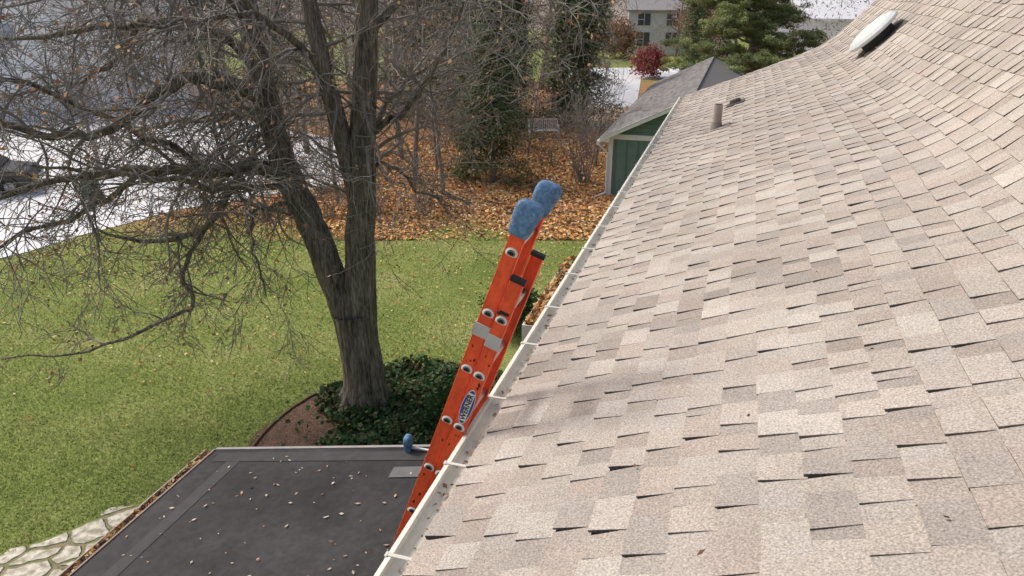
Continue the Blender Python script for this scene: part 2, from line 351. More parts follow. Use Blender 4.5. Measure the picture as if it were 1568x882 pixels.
b=MB(); b.box((-1.34,4.7,-2.46),(-1.325,6.1,-2.32),(.62,.58,.5)); b.box((-1.34,4.685,-2.46),(-1.1,4.7,-2.32),(.62,.58,.5)); b.box((-1.325,4.7,-2.46),(-.62,6.1,-2.37),(.3,.24,.18)); b.obj('bay_gutter',m_rough,house)
n=1800; c=np.stack([-1.325+rng.random(n)*.3,4.7+rng.random(n)*1.4,-2.35+rng.random(n)*.07],1)
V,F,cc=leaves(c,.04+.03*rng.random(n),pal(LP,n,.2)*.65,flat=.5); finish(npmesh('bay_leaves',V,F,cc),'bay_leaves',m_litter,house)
def fz(X): return -4.4+(X+4.7)*.155
XA,XB,YA,YB=-4.7,-.62,-2.0,5.15
def fy(X): return YB+(X+4.7)*.09
b=MB(); b.prism([(XA,YA,fz(XA)-.02),(XB,YA,fz(XB)-.02),(XB,fy(XB),fz(XB)-.02),(XA,fy(XA),fz(XA)-.02)],(0,0,.02),(.5,.5,.5)); b.obj('flat_roof_membrane',m_epdm,house)
b=MB()
def strip(x0,y0,x1,y1,w,col,h=.004):
    d=Vector((x1-x0,y1-y0)).normalized(); nn=Vector((-d.y,d.x))*w/2
    b.face([(x0+nn.x,y0+nn.y,fz(x0+nn.x)+h),(x0-nn.x,y0-nn.y,fz(x0-nn.x)+h),(x1-nn.x,y1-nn.y,fz(x1-nn.x)+h),(x1+nn.x,y1+nn.y,fz(x1+nn.x)+h)],col)
strip(-4.35,YA,-4.35,5.1,.14,(.068,.066,.067)); strip(-4.6,5.02,-.7,5.37,.15,(.064,.062,.064),.006)
strip(-2.05,YA,-2.05,5.3,.10,(.056,.055,.057)); strip(-4.65,2.3,-.7,2.45,.07,(.053,.052,.054),.008)
strip(-2.62,4.93,-2.35,4.96,.16,(.15,.15,.155),.010)
b.obj('membrane_seams',m_rough,house)
b=MB()
b.prism([(XA,fy(XA)-.005,fz(XA)-.12),(XB,fy(XB)-.005,fz(XB)-.12),(XB,fy(XB)-.005,fz(XB)+.012),(XA,fy(XA)-.005,fz(XA)+.012)],(0,.035,0),(.34,.32,.31))
b.box((XA-.02,YA,fz(XA)-.16),(XA-.002,YB,fz(XA)+.010),(.30,.25,.21))
b.box((XA-.13,YA,fz(XA)-.14),(XA-.118,YB,fz(XA)-.02),(.45,.38,.32)); b.box((XA-.118,YA,fz(XA)-.14),(XA-.02,YB,fz(XA)-.09),(.2,.15,.1))
b.obj('roof_edge_metal',m_rough,house)
b=MB(); b.box((-4.5,-1.8,-CZ),(-.63,4.9,-4.45),(.1,.17,.145)); b.obj('addition_walls',m_green,house)
n=2600; c=np.stack([XA-.115+rng.random(n)*.1,YA+rng.random(n)*(YB-YA),fz(XA)-.06+rng.random(n)*.05],1)
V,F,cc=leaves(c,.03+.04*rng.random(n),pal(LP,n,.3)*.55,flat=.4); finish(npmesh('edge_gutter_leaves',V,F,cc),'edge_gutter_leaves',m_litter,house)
n=260; x=XA+.1+rng.random(n)*3.3; y=1.5+rng.random(n)*3.6; c=np.stack([x,y,-4.4+(x+4.7)*.155+.014],1)
V,F,cc=leaves(c,.02+.035*rng.random(n)**2,pal([(.5,.42,.3),(.45,.3,.18),(.6,.55,.45),(.35,.2,.12)],n,.2),flat=.9,aspect=.5); finish(npmesh('roof_leaves',V,F,cc),'roof_leaves',m_litter,house)
n=46; x=-3.1+rng.random(n)*1.4; y=2.3+rng.random(n)*1.2; c=np.stack([x,y,-4.4+(x+4.7)*.155+.02],1)
V,F,cc=leaves(c,.04+.045*rng.random(n),pal([(.42,.19,.09),(.5,.30,.15)],n,.2),flat=.8); finish(npmesh('roof_leaves_large',V,F,cc),'roof_leaves_large',m_litter,house)
q=[]
for i in range(26):
    p=prof(rnd.uniform(.1,2.2),rnd.uniform(1.5,11),.021); q.append(p)
V,F,cc=leaves(np.array(q),.015+.02*rng.random(26),pal([(.25,.13,.07),(.35,.2,.1),(.12,.09,.07)],26,.2),flat=.6,aspect=.5); finish(npmesh('shingle_leaves',V,F,cc),'shingle_leaves',m_litter,house)
def HP(X,Y,Z): q=HW(X,Y); return (q[0],q[1],Z+CZ)
e=empty('plumbing_vent_pipe',HP(-.24,9.66,-1.715),(0,0,YAW))
b=MB(); b.cyl((0,0,-.03),(0,0,.30),.055,.055,20,(.36,.32,.28)); b.cyl((0,0,.301),(0,0,.303),.045,.045,20,(.02,.02,.02)); b.cyl((0,0,-.05),(0,0,.09),.085,.06,20,(.26,.23,.2)); b.obj('pipe',m_rough,e)
b=MB(); b.prism([(-.16,-.14,-.075),(.16,-.14,.058),(.16,.14,.058),(-.16,.14,-.075)],(0,0,.022),(.28,.24,.21)); b.obj('flashing',m_rough,e)
e=empty('low_roof_vent',HP(-.04,11.15,-1.62),(0,-TH,YAW))
b=MB(); b.box((-.13,-.12,.0),(.13,.12,.03),(.12,.10,.09)); b.cyl((0,0,.02),(0,0,.075),.09,.07,16,(.07,.065,.06)); b.obj('cap',m_rough,e,bevel=.008)
def s_at(Xt):
    for q in PR:
        if q[1]>=Xt: return q
q=s_at(1.66)
e=empty('roof_dome_vent',HP(q[1],11.0,q[2]),(0,-q[3],YAW))
b=MB(); b.cyl((0,0,-.02),(0,0,.13),.22,.22,28,(.05,.045,.045)); b.box((-.34,-.32,0),(.34,.32,.018),(.10,.09,.08)); b.obj('base',m_rough,e)
b=MB(); R=[(.33,.13),(.345,.145),(.34,.17),(.30,.205),(.21,.235),(.11,.25),(.0,.254)]
for i in range(len(R)-1): b.cyl((0,0,R[i][1]),(0,0,R[i+1][1]),R[i][0],max(R[i+1][0],.001),32,(.56,.60,.60),cap=(i==0))
b.obj('dome',m_paint,e,smooth=True)
# ---------------------------------------------------------------- EXTENSION LADDER
lx=-1.88; lz=-3.955; LY=2.85
lad=empty('extension_ladder',HP(lx,LY,lz),(0,math.radians(20),YAW))
m_or=M('orange_fiberglass',(.86,.115,.042),rough=.5,noise=(9,.24),noise2=(60,.12),spec=.3,stretch=(1,1,.5)); m_al=M('aluminium',(.55,.55,.54),rough=.4,metal=.7,noise=(20,.1)); 
m_blk=M('black_rubber',(.025,.025,.025),rough=.6); m_blue=M('blue_mitt',(.11,.21,.35),rough=.85,noise=(14,.5),noise2=(70,.35),bump=(45,.4,.006))
def rail(b,x0,x1,yo,yi,z0,z1,t=.006):
    sgn=1 if yi>yo else -1
    def bx(xa,xb,ya,yb): b.box((xa,min(ya,yb),z0),(xb,max(ya,yb),z1),(.6,.1,.03))
    bx(x0+t,x1-t,yo,yo+sgn*t); bx(x0,x0+t,yo,yi); bx(x1-t,x1,yo,yi)
W_=.37
FX0,FX1=-.066,.004; BX0,BX1=.008,.072
b=MB(); rail(b,FX0,FX1,.010,.038,.75,3.17); rail(b,FX0,FX1,W_-.010,W_-.038,.75,3.17); b.obj('fly_rails',m_or,lad,bevel=.0025)
b=MB(); rail(b,BX0,BX1,.0,.030,.04,2.93); rail(b,BX0,BX1,W_,W_-.030,.04,2.93); b.obj('base_rails',m_or,lad,bevel=.0025)
b=MB()
zr=[3.047-.32*k for k in range(10)]
for z in zr:
    if z>.8: b.cyl((-.03,.017,z),(-.03,W_-.017,z),.017,.017,14,(.6,.6,.6))
    if z<2.9: b.cyl((.039,.007,z),(.039,W_-.007,z),.017,.017,14,(.6,.6,.6))
b.obj('rungs',m_al,lad)
def ring(b,x,y,z,ro,ri,sy):
    n=24
    for i in range(n):
        a=2*math.pi*i/n;a2=2*math.pi*(i+1)/n
        def P(r,a,yy):
            zz=math.sin(a)*r
            if zz<-r*.45: zz=-r*.45-(abs(zz)-r*.45)*.35
            return (x+math.cos(a)*r*1.12,yy,z+zz)
        b.face([P(ro,a,y),P(ro,a2,y),P(ri,a2,y-sy*.004),P(ri,a,y-sy*.004)],(.75,.74,.70)); b.face([P(ro,a,y+sy*.002),P(ro,a2,y+sy*.002),P(ro,a2,y),P(ro,a,y)],(.5,.5,.5))
b=MB();bd=MB()
for z in zr:
    for (x,yy,ok) in((-.03,.0095,z>.8),(.039,-.0005,z<2.9)):
        if not ok: continue
        ring(b,x,yy-.001,z,.0255,.0175,1)
        bd.prism([(x+math.cos(a)*.0195,yy-.0035 ,z+max(math.sin(a)*.0175,-.010)) for a in [2*math.pi*i/20 for i in range(20)]],(0,.002,0),(.22,.22,.23))
        bd.prism([(x+math.cos(a)*.013,yy-.0045 ,z-.002+max(math.sin(a)*.010,-.006)) for a in [2*math.pi*i/16 for i in range(16)]],(0,.001,0),(.02,.02,.02))
b.obj('rung_end_rings',m_paint,lad); bd.obj('rung_end_hollows',m_paint,lad)
b=MB()
b.box((-.071,.002,2.60),(.006,.0085,2.665),(.5,.5,.49)); b.box((.005,-.006,2.575),(.075,-.0015,2.645),(.54,.54,.53)); b.box((-.072,.002,2.60),(-.0665,.04,2.665),(.5,.5,.49))
b.obj('silver_tape',m_paint,lad,bevel=.001)
b=MB()
for yy in (-.002,W_-.034):
    b.box((BX0-.002,yy,2.93),(BX1+.004,yy+.036,2.95),(.02,.02,.02))
    b.box((-.07,yy+.005,.0),(.07,yy+.04,.05),(.02,.02,.02))
for yy in (.04,W_-.06): b.box((-.01,yy,2.66),(.05,yy+.02,2.76),(.03,.03,.03))
b.box((.02,-.004,2.76),(.062,.0,2.777),(.02,.02,.02)); b.cyl((.018,-.001,2.765),(.018,-.012,2.765),.011,.009,12)
b.obj('locks_and_feet',m_blk,lad,bevel=.003)
b=MB()
for i in range(44):  # small irregular dark marks scattered over the near rails
    x=rnd.uniform(-.055,.064); z=rnd.uniform(1.2,2.55); yb=.0085 if x<.002 else -.0015
    if -.006<x<.018 or abs(z-2.22)<.1: continue
    nn=rnd.randint(6,9); r=rnd.uniform(.004,.015)
    b.face([(x+math.cos(6.283*k/nn)*r*rnd.uniform(.3,.8),yb,z+math.sin(6.283*k/nn)*r*rnd.uniform(.5,1.5)) for k in range(nn)],(.10,.03,.02))
b.obj('dark_marks',m_rough,lad)
def mitt(b,cx,cy,cz,wx,wy,hz):
    n=28; rings=[(-.52,.60),(-.5,.74),(-.42,.8),(-.2,.86),(.05,.97),(.22,1.0),(.36,.95),(.45,.80),(.5,.5),(.512,.0)]
    base=len(b.v)
    for zz,k in rings:
        for i in range(n):
            a=2*math.pi*i/n; ca,sa=math.cos(a),math.sin(a); e=.55
            px=math.copysign(abs(ca)**e,ca)*wx*.5*k; py=math.copysign(abs(sa)**e,sa)*wy*.5*(k*.9+.1)
            b.v.append((cx+px+.012*zz,cy+py,cz+zz*hz))
    for j in range(len(rings)-1):
        for i in range(n):
            i2=(i+1)%n; b.f.append([base+j*n+i,base+j*n+i2,base+(j+1)*n+i2,base+(j+1)*n+i]); b.c.append((.1,.2,.3))
    b.f.append([base+i for i in range(n)][::-1]); b.c.append((.1,.2,.3))
b=MB(); mitt(b,-.028,.022,3.215,.122,.08,.16); mitt(b,-.028,W_-.022,3.215,.122,.08,.16); b.obj('top_mitts',m_blue,lad,smooth=True)
b=MB(); lc=(.039,-.0018,2.22)
def ell(b,rx,rz,y,col,n=36): b.prism([(lc[0]+math.cos(6.2832*i/n)*rx,y,lc[2]+math.sin(6.2832*i/n)*rz) for i in range(n)],(0,.001,0),col)
ell(b,.030,.105,-.0028,(.75,.76,.78)); ell(b,.027,.099,-.0040,(.03,.09,.35)); 
b.prism([(lc[0]+x,-.0052,lc[2]+z) for x,z in((-.016,-.083),(.016,-.083),(.016,.083),(-.016,.083))],(0,.001,0),(.8,.8,.8))
b.obj('label',m_paint,lad)
fc=bpy.data.curves.new('label_text','FONT'); fc.body='WERNER'; fc.size=.038; fc.align_x='CENTER'; fc.align_y='CENTER'; fc.extrude=.0004; fc.offset=.0008
fo=bpy.data.objects.new('label_text',fc); scene.collection.objects.link(fo); fo.parent=lad; fc.materials.append(m_blk)
fo.matrix_local=Matrix(((0,-1,0,lc[0]),(0,0,-1,-.0064),(1,0,0,lc[2]),(0,0,0,1)))
l2=empty('aluminium_ladder',HP(-2.60,5.93,-CZ),(math.radians(11),0,YAW))
b=MB(); HL=3.46
for xx in(0,.4): b.box((xx-.013,-.035,0),(xx+.013,.035,HL),(.5,.5,.5))
for k in range(12): b.cyl((0,0,.25+.29*k),(.4,0,.25+.29*k),.015,.015,10,(.5,.5,.5))
b.obj('frame',m_al,l2)
b=MB(); mitt(b,0,0,HL+.02,.075,.10,.20); mitt(b,.4,0,HL+.02,.075,.10,.20); b.obj('mitts',m_blue,l2,smooth=True)
# ---------------------------------------------------------------- GREEN GARAGE
gr=empty('green_garage',(*HW(-4.3,26.6),0),(0,0,YAW))
b=MB(); GL=15; GW=5.4; eh=2.25; tn=math.tan(math.radians(26)); pk=eh+ (GW/2)*tn
b.prism([(0,0,0),(GW,0,0),(GW,0,eh),(GW/2,0,pk),(0,0,eh)],(0,GL,0),(.1,.17,.14)); b.obj('walls',m_green,gr)
b=MB()
for i in range(13):
    x=.2+i*.4; b.box((x-.022,-.02,.02),(x+.022,-.002,eh-.12),(.12,.20,.17))
for k in range(7):
    z=eh+.16+k*.16; ww=(pk-z)/tn
    if ww>.2: b.box((GW/2-ww,-.014,z-.008),(GW/2+ww,-.002,z+.008),(.10,.17,.14))
b.obj('battens',m_paint,gr)
b=MB(); W0=(.80,.82,.82)
b.box((-.06,-.045,0),(.10,-.004,eh-.121),W0); b.box((-.05,-.04,eh-.12),(GW+.05,-.003,eh+.06),W0)
for sx in(0,1):
    x0=-.35 if sx==0 else GW+.35; zz=eh-.35*tn
    b.prism([(x0,-.34,zz-.02),(GW/2,-.34,pk-.02),(GW/2,-.34,pk+.14),(x0,-.34,zz+.14)],(0,.03,0),W0)
    b.prism([(x0,GL+.3,zz-.02),(GW/2,GL+.3,pk-.02),(GW/2,GL+.3,pk+.14),(x0,GL+.3,zz+.14)],(0,.03,0),W0)
b.box((-.46,-.33,eh-.30),(-.355,GL+.3,eh-.16),W0)
b.prism([(-.35,-.3,eh-.21),(0,-.3,eh-.17),(0,-.3,eh-.02),(-.35,-.3,eh-.16)],(0,GL+.6,0),W0)
b.cyl((-.4,-.25,eh-.25),(-.08,-.09,eh-.65),.035,.035,8,W0); b.cyl((-.08,-.09,eh-.65),(-.08,-.09,.15),.035,.035,8,W0); b.cyl((-.08,-.09,.15),(-.4,-.5,.06),.035,.035,8,W0)
b.obj('white_trim',m_paint,gr)
b=MB()
for k in range(34):
    sx=k*.125; x0=-.36+sx; 
    if x0>GW/2-.05: break
    z0=eh+.12-.36*tn+sx*tn; y=-.36
    while y<GL+.36:
        y2=min(GL+.36,y+rnd.uniform(.2,.5)); c=rnd.uniform(.7,1.25)
        b.face([(x0,y,z0+.012),(x0+.13,y,z0+.13*tn+.003),(x0+.13,y2,z0+.13*tn+.003),(x0,y2,z0+.012)],(.20*c,.19*c,.185*c)); y=y2
b.face([(GW/2,-.36,pk+.13),(GW+.36,-.36,eh+.12-.36*tn),(GW+.36,GL+.36,eh+.12-.36*tn),(GW/2,GL+.36,pk+.13)],(.2,.19,.18))
b.obj('shingle_roof',m_rough,gr)
# ---------------------------------------------------------------- other houses
def simple_house(name,x,y,rot,w_,d_,h_,rh,wall,roof,wins,gl=(.10,.11,.13)):
    e=empty(name,(x,y,0),(0,0,math.radians(rot)))
    b=MB(); b.box((0,0,0),(w_,d_,h_),wall)
    for k in range(int(h_/.25)): b.box((.01,-.012,.2+k*.25),(w_-.01,-.002,.212+k*.25),tuple(c*.8 for c in wall))
    b.prism([(0,.01,h_),(0,d_-.01,h_),(0,d_/2,h_+rh-.1)],(w_,0,0),wall); b.obj('walls',m_paint,e)
    b=MB(); zz=.35*rh/(d_/2)
    b.prism([(-.3,-.35,h_-zz),(-.3,d_/2,h_+rh),(-.3,d_/2,h_+rh+.18),(-.3,-.35,h_-zz+.18)],(w_+.6,0,0),roof)
    b.prism([(-.3,d_+.35,h_-zz),(-.3,d_/2,h_+rh),(-.3,d_/2,h_+rh+.18),(-.3,d_+.35,h_-zz+.18)],(w_+.6,0,0),roof); b.obj('roof',m_rough,e)
    b=MB()
    for (wx,wz,ww,wh) in wins:
        b.box((wx-.08,-.06,wz-.08),(wx+ww+.08,-.013,wz+wh+.08),(.8,.8,.8)); b.box((wx,-.085,wz),(wx+ww,-.062,wz+wh),gl)
        b.box((wx+ww/2-.03,-.1,wz),(wx+ww/2+.03,-.087,wz+wh),(.8,.8,.8)); b.box((wx,-.1,wz+wh/2-.03),(wx+ww/2-.032,-.088,wz+wh/2+.03),(.8,.8,.8))
    b.obj('windows',m_paint,e); return e
simple_house('white_house',-36,41,18,17,9,6.6,2.8,(.90,.90,.90),(.5,.52,.56),[(4,1,1.2,1.4),(10.5,.1,1.1,2.1),(7.4,3.9,1.2,1.3)],gl=(.38,.41,.46))
simple_house('distant_house',12.5,84,-8,11,8,4.6,2.6,(.80,.81,.83),(.35,.34,.34),[(1,.9,1.3,1.4),(4,.9,1.3,1.4),(7.5,.9,1.3,1.4),(1,3,1.3,1.2),(4,3,1.3,1.2),(7.5,3,1.3,1.2)])
simple_house('distant_house',24,70,-20,14,9,4.4,2.8,(.8,.8,.82),(.75,.76,.8),[(1,.9,1.3,1.4),(5,.9,1.3,1.4),(9,.9,1.3,1.4)])
simple_house('distant_house',-12,92,5,14,9,5,2.8,(.5,.46,.42),(.3,.29,.29),[(1,.9,1.3,1.4),(5,.9,1.3,1.4),(9,.9,1.3,1.4)])
simple_house('distant_house',-62,80,20,16,9,5.5,3,(.75,.77,.8),(.5,.52,.55),[(1,.9,1.3,1.4),(5,.9,1.3,1.4),(9,.9,1.3,1.4)])
def car(x,y,rot,col):
    e=empty('parked_car',(x,y,.02),(0,0,math.radians(rot)))
    b=MB()
    low=[(-2.2,.32),(-2.25,.6),(-2.1,.88),(-1.5,.95),(-.9,1.42),(.6,1.45),(1.25,1.0),(2.05,.85),(2.25,.6),(2.2,.32)]
    b.prism([(x_,-.88,z_) for x_,z_ in low],(0,1.76,0),col); b.obj('body',M('car_paint',col,rough=.3,spec=.5),e,bevel=.07)
    b=MB()
    for sy in(-.885,.875): b.prism([(-1.3,sy,.98),(-.85,sy,1.34),(.52,sy,1.36),(1.02,sy,1.0)],(0,.01,0),(.02,.025,.03))
    b.prism([(-1.46,-.75,1.0),(-1.46,.75,1.0),(-.97,.72,1.4),(-.97,-.72,1.4)],(-.02,0,.02),(.02,.025,.03)); b.prism([(1.2,-.75,1.06),(1.2,.75,1.06),(.66,.72,1.44),(.66,-.72,1.44)],(.02,0,.02),(.02,.025,.03))
    b.obj('glass',m_paint,e)
    b=MB()
    for xx in(-1.4,1.4):
        for sy in(-.92,.72): b.cyl((xx,sy,.33),(xx,sy+.2,.33),.33,.33,20,(.02,.02,.02)); b.cyl((xx,sy-.01,.33),(xx,sy+.21,.33),.18,.18,12,(.4,.4,.4))
    b.obj('wheels',m_paint,e)
car(-20.2,27.0,20,(.02,.022,.03))
e=empty('wheelie_bin',(-15.2,26.0,.02),(0,0,.4)); b=MB()
b.prism([(-.22,-.25,.1),(.22,-.25,.1),(.29,-.3,1.0),(-.29,-.3,1.0)],(0,.55,0),(.08,.14,.11)); b.box((-.32,-.34,1.0),(.32,.3,1.07),(.06,.11,.09)); b.cyl((-.3,.25,.14),(.3,.25,.14),.14,.14,12,(.02,.02,.02)); b.obj('bin',m_paint,e,bevel=.02)
e=empty('garden_bench',(1.6,37.5,0),(0,0,math.radians(4))); b=MB(); wv=(.78,.74,.70)
for k in range(14): b.box((-.72+k*.108,.25,.46),(-.66+k*.108,.28,.90),wv)
b.box((-.70,.24,.90),(.70,.29,.97),wv); b.box((-.70,.24,.40),(.70,.29,.46),wv)
for k in range(5): b.box((-.70,-.25+k*.1,.42),(.70,-.18+k*.1,.445),wv)
for sx in(-.76,.702):
    b.box((sx,-.26,0),(sx+.058,-.2,.64),wv); b.box((sx,.24,0),(sx+.058,.30,.95),wv); b.box((sx,-.3,.641),(sx+.058,.239,.68),wv); b.box((sx,-.199,.3),(sx+.058,.239,.35),wv)
b.obj('bench_frame',m_paint,e)
# ---------------------------------------------------------------- FOREGROUND TREE
tree=empty('bare_maple_tree',(0,0,0))
TT=Tubes(); TW=Tubes(); tips=[]
def limb(P,R,n,Lr,lvl=3,up=-.03,k=10,j=.03,start=.15,m=1.6):
    pts,rad=smoothpoly(P,R,5)
    for i in range(1,len(pts)-1): pts[i]=pts[i]+Vector((rnd.gauss(0,j),rnd.gauss(0,j),rnd.gauss(0,j)))
    TT.add(pts,rad,k)
    for c in range(int(n*m)):
        i=int((start+(1-start)*rnd.random())*(len(pts)-1)); i=min(i,len(pts)-2)
        dr=(pts[i+1]-pts[i]).normalized(); ax=Vector((rnd.gauss(-.15,1),rnd.gauss(0,1),rnd.gauss(0,.8))).normalized()
        grow(TW,pts[i],(dr*.5+ax).normalized(),rnd.uniform(*Lr),min(rad[i]*.5,.036),1,lvl,up,.22,tips,(3,5),3,.0055)
p,r=smoothpoly([(-2.77,12,-.05),(-2.75,12,.25),(-2.74,12,.7),(-2.78,12,1.3),(-2.84,12,1.95)],[.52,.43,.375,.36,.37],5); TT.add(p,r,24)
for a in range(7):
    an=a*.9+.3; TT.add([(-2.76+math.cos(an)*.26,12+math.sin(an)*.26,.55),(-2.76+math.cos(an)*.38,12+math.sin(an)*.38,.2),(-2.76+math.cos(an)*.58,12+math.sin(an)*.58,-.03)],[.08,.12,.09],8)
limb([(-2.86,12,1.5),(-3.22,12,2.9),(-3.48,12.05,3.74),(-3.8,12.1,4.63),(-3.97,12.1,5.88),(-4.1,12.2,7.13),(-4.3,12.3,9.2)],[.27,.245,.235,.215,.19,.16,.09],16,(1.0,2.2),k=18,j=.01,start=.35)
limb([(-2.72,12,1.5),(-2.63,12,2.9),(-2.51,12,4.08),(-2.36,12,5.68),(-2.2,12,7.13),(-2.1,12,9.5)],[.30,.265,.235,.20,.17,.09],14,(.9,2.0),k=18,j=.01,start=.4)
limb([(-2.55,12,3.7),(-2.81,11.9,5.48),(-3.03,11.8,7.13),(-3.2,11.8,9.2)],[.17,.15,.125,.07],10,(.8,1.8),k=12,j=.015)
limb([(-3.75,12.1,4.4),(-4.3,12,4.55),(-4.85,11.9,4.5),(-5.7,11.7,4.6),(-6.95,11.4,4.5),(-8.6,11,4.15)],[.15,.125,.10,.08,.055,.02],22,(.8,2.0))
limb([(-3.95,12.1,5.6),(-4.4,11.6,5.95),(-5.0,11.2,6.0),(-6.2,10.9,5.3),(-7.6,10.7,5.5),(-9.3,10.5,5.2)],[.11,.10,.085,.065,.045,.02],20,(.8,1.9))
limb([(-4.5,12,4.5),(-5.15,12.1,3.6),(-6.1,12.0,3.25),(-7.1,12,3.5)],[.07,.06,.04,.02],12,(.6,1.3))
limb([(-5.2,12.1,3.55),(-5.65,11.8,2.75),(-5.55,11.8,2.2),(-6.05,11.7,1.95),(-7.4,11.5,1.45),(-8.9,11.4,1.3)],[.045,.04,.036,.033,.024,.01],14,(.4,1.0),up=-.02,m=1)
limb([(-4.0,12.1,6.1),(-4.85,12.5,6.7),(-6.0,12.8,6.8),(-7.5,13,6.6),(-9.5,13.2,6.3)],[.09,.08,.065,.045,.02],18,(.8,2.0))
limb([(-4.1,12.2,7),(-5,12,7.5),(-7,11.8,7.3),(-9,11.6,6.6)],[.09,.07,.05,.02],16,(.8,2.0),up=-.06)
limb([(-3.9,12.1,5.2),(-4.6,13,5.3),(-5.8,14,5.0),(-7.6,15,4.6)],[.09,.08,.055,.02],14,(.8,2.0))
limb([(-3.7,12,4.3),(-4.3,10.9,4.5),(-5.2,10,4.9),(-6.2,9.4,5.2)],[.06,.05,.035,.015],12,(.6,1.4),up=-.05)
limb([(-2.42,12,5.1),(-1.8,12,5.4),(-1.28,11.8,6.0),(-.83,11.7,6.8),(-.3,11.6,7.9)],[.06,.05,.045,.035,.02],12,(.7,1.5))
limb([(-2.48,12,4.3),(-2.15,12,4.65),(-1.7,12,4.3),(-1.05,12,3.9)],[.035,.03,.024,.012],8,(.5,1.1),up=-.06)
limb([(-3.6,12,4.0),(-4.2,11.8,3.9),(-4.35,11.7,3.2),(-4.2,11.6,2.4)],[.035,.03,.022,.01],8,(.5,1.1),up=-.08)
limb([(-2.25,12,6.6),(-1.4,12,7.3),(-.2,12.4,7.6),(1.2,12.6,7.6)],[.07,.055,.04,.015],12,(.8,1.6),up=-.10)
limb([(-2.9,11.9,6),(-3.3,11,6.8),(-3.9,10.2,7.0),(-4.6,9.6,6.9)],[.06,.05,.035,.015],12,(.6,1.4),up=-.10)
limb([(-3.5,12.1,3.8),(-4.6,12.9,3.6),(-5.4,13.4,3.9),(-6.6,13.8,4.1)],[.05,.045,.035,.015],10,(.6,1.5))
limb([(-4.9,11.9,4.5),(-6,11.6,5.3),(-7.2,11.2,6.0),(-8.4,11,6.3)],[.05,.045,.035,.015],12,(.6,1.5))
limb([(-2.4,12,5.0),(-2.0,13,5.6),(-1.4,14,6.0),(-.6,15,6.2)],[.06,.05,.035,.015],10,(.7,1.5),up=-.05)
limb([(-5.9,11.6,4.6),(-6.8,11.2,4.0),(-7.8,11,3.7),(-8.8,10.8,3.0)],[.05,.04,.03,.012],12,(.5,1.3),up=-.05)
limb([(-6.0,12.8,6.8),(-7.0,13.2,6.0),(-8.4,13.5,5.6),(-10,13.6,5.3)],[.05,.04,.03,.012],12,(.6,1.6),up=-.05)
finish(TT.mesh('trunk_and_limbs'),'trunk_and_limbs',m_bark,tree,smooth=True)
finish(TW.mesh('twigs'),'twigs',m_twig,tree,smooth=True)
tp=np.array([tuple(t) for t in tips]); sel=rng.random(len(tp))<np.where(tp[:,0]<-5,.20,.12); tp=tp[sel]; tp=tp+rng.normal(size=tp.shape)*.03
V,F,cc=leaves(tp,.05+.05*rng.random(len(tp)),pal([(.60,.30,.12),(.5,.24,.13),(.70,.45,.2),(.42,.26,.17)],len(tp),.2),aspect=.7); finish(npmesh('clinging_leaves',V,F,cc),'clinging_leaves',m_litter,tree)
# ---------------------------------------------------------------- BACKGROUND TREES
var=[]
for v in range(4):
    T=Tubes(); tp=[]
    p=Vector((0,0,-.1)); pts=[p]; d=Vector((0,0,1)); H=rnd.uniform(8,10.5)
    for i in range(10):
        d=(d+Vector((rnd.gauss(0,.07),rnd.gauss(0,.07),.25))).normalized(); p=p+d*H/10; pts.append(p)
    T.add(pts,[.16*(1-.085*i) for i in range(11)],7)
    for c in range(30):
        i=rnd.randint(2,10); a=rnd.uniform(0,6.283); dd=Vector((math.cos(a),math.sin(a),rnd.uniform(.1,1.0))).normalized()
        grow(T,pts[i],dd,rnd.uniform(1.4,3.0),.05,1,3,.02,.2,tp,(3,4),3,.010)
    me=T.mesh('bare_tree_mesh'); me.materials.append(m_bgtwig)
    tpa=np.array([tuple(t) for t in tp]); tpa=tpa[rng.random(len(tpa))<.6]; 
    P=[[(.40,.27,.18),(.34,.25,.18)],[(.66,.40,.13),(.62,.30,.12)],[(.32,.28,.24),(.38,.30,.23)],[(.54,.33,.17),(.38,.29,.18)]][v]
    V,F,cc=leaves(tpa+rng.normal(size=tpa.shape)*.06,.07+.07*rng.random(len(tpa)),pal(P,len(tpa),.25)); lm=npmesh('bare_tree_leaves',V,F,cc); lm.materials.append(m_litter)
    var.append((me,lm))
def put_bare(x,y,sc,v,name='bare_tree'):
    a=bpy.data.objects.new(name,var[v][0]); scene.collection.objects.link(a); a.location=(x,y,0); a.scale=(sc,sc,sc*rnd.uniform(.9,1.15)); a.rotation_euler=(0,0,rnd.uniform(0,6.28))
    l=bpy.data.objects.new('leaves',var[v][1]); scene.collection.objects.link(l); l.parent=a
for (x,y,sc,v) in [(-2.6,27,.62,1),(-3.9,29,.75,0),(-6.2,25.5,.5,3),(-5.0,33,.9,1),(-8.5,27.5,.55,0),(-2.0,34,.95,1),(-9.5,34,.9,2),(-12.5,33,.9,3),(-7.2,38,1.0,0),(-1.4,42,1.0,3),(-11,43,1.1,2),(-15.5,41,1.0,2),(2.5,46,1.0,0),(-4.8,47,1.15,2),(-18,48,1.1,2),(-8.5,51,1.2,2),(.8,52,1.2,1),(4.2,50,1.05,3),(-13,55,1.2,2),(-22,44,.9,2),(6.5,68,1.2,2),(12,95,1.3,2),(17,80,1.1,3),(8,90,1.3,0),(21,100,1.3,2),(-24,52,1.1,0),(-30,56,1.2,2),(-17,30,.6,2),(1,60,1.2,2),(-4,62,1.3,2),(26,90,1.3,3),(30,95,1.4,2),(-6.5,43,1,3),(-3,52,1.1,0),(-10,47,1.1,0),(2.2,56,1.2,3),(-20,37,.75,0),(-1.7,30,.45,3),(.7,33,.42,1),(3.6,31.5,.38,0),(-3.2,31,.5,2),(6,80,1.3,2)]:
    put_bare(x,y,sc,v)
cv=[]
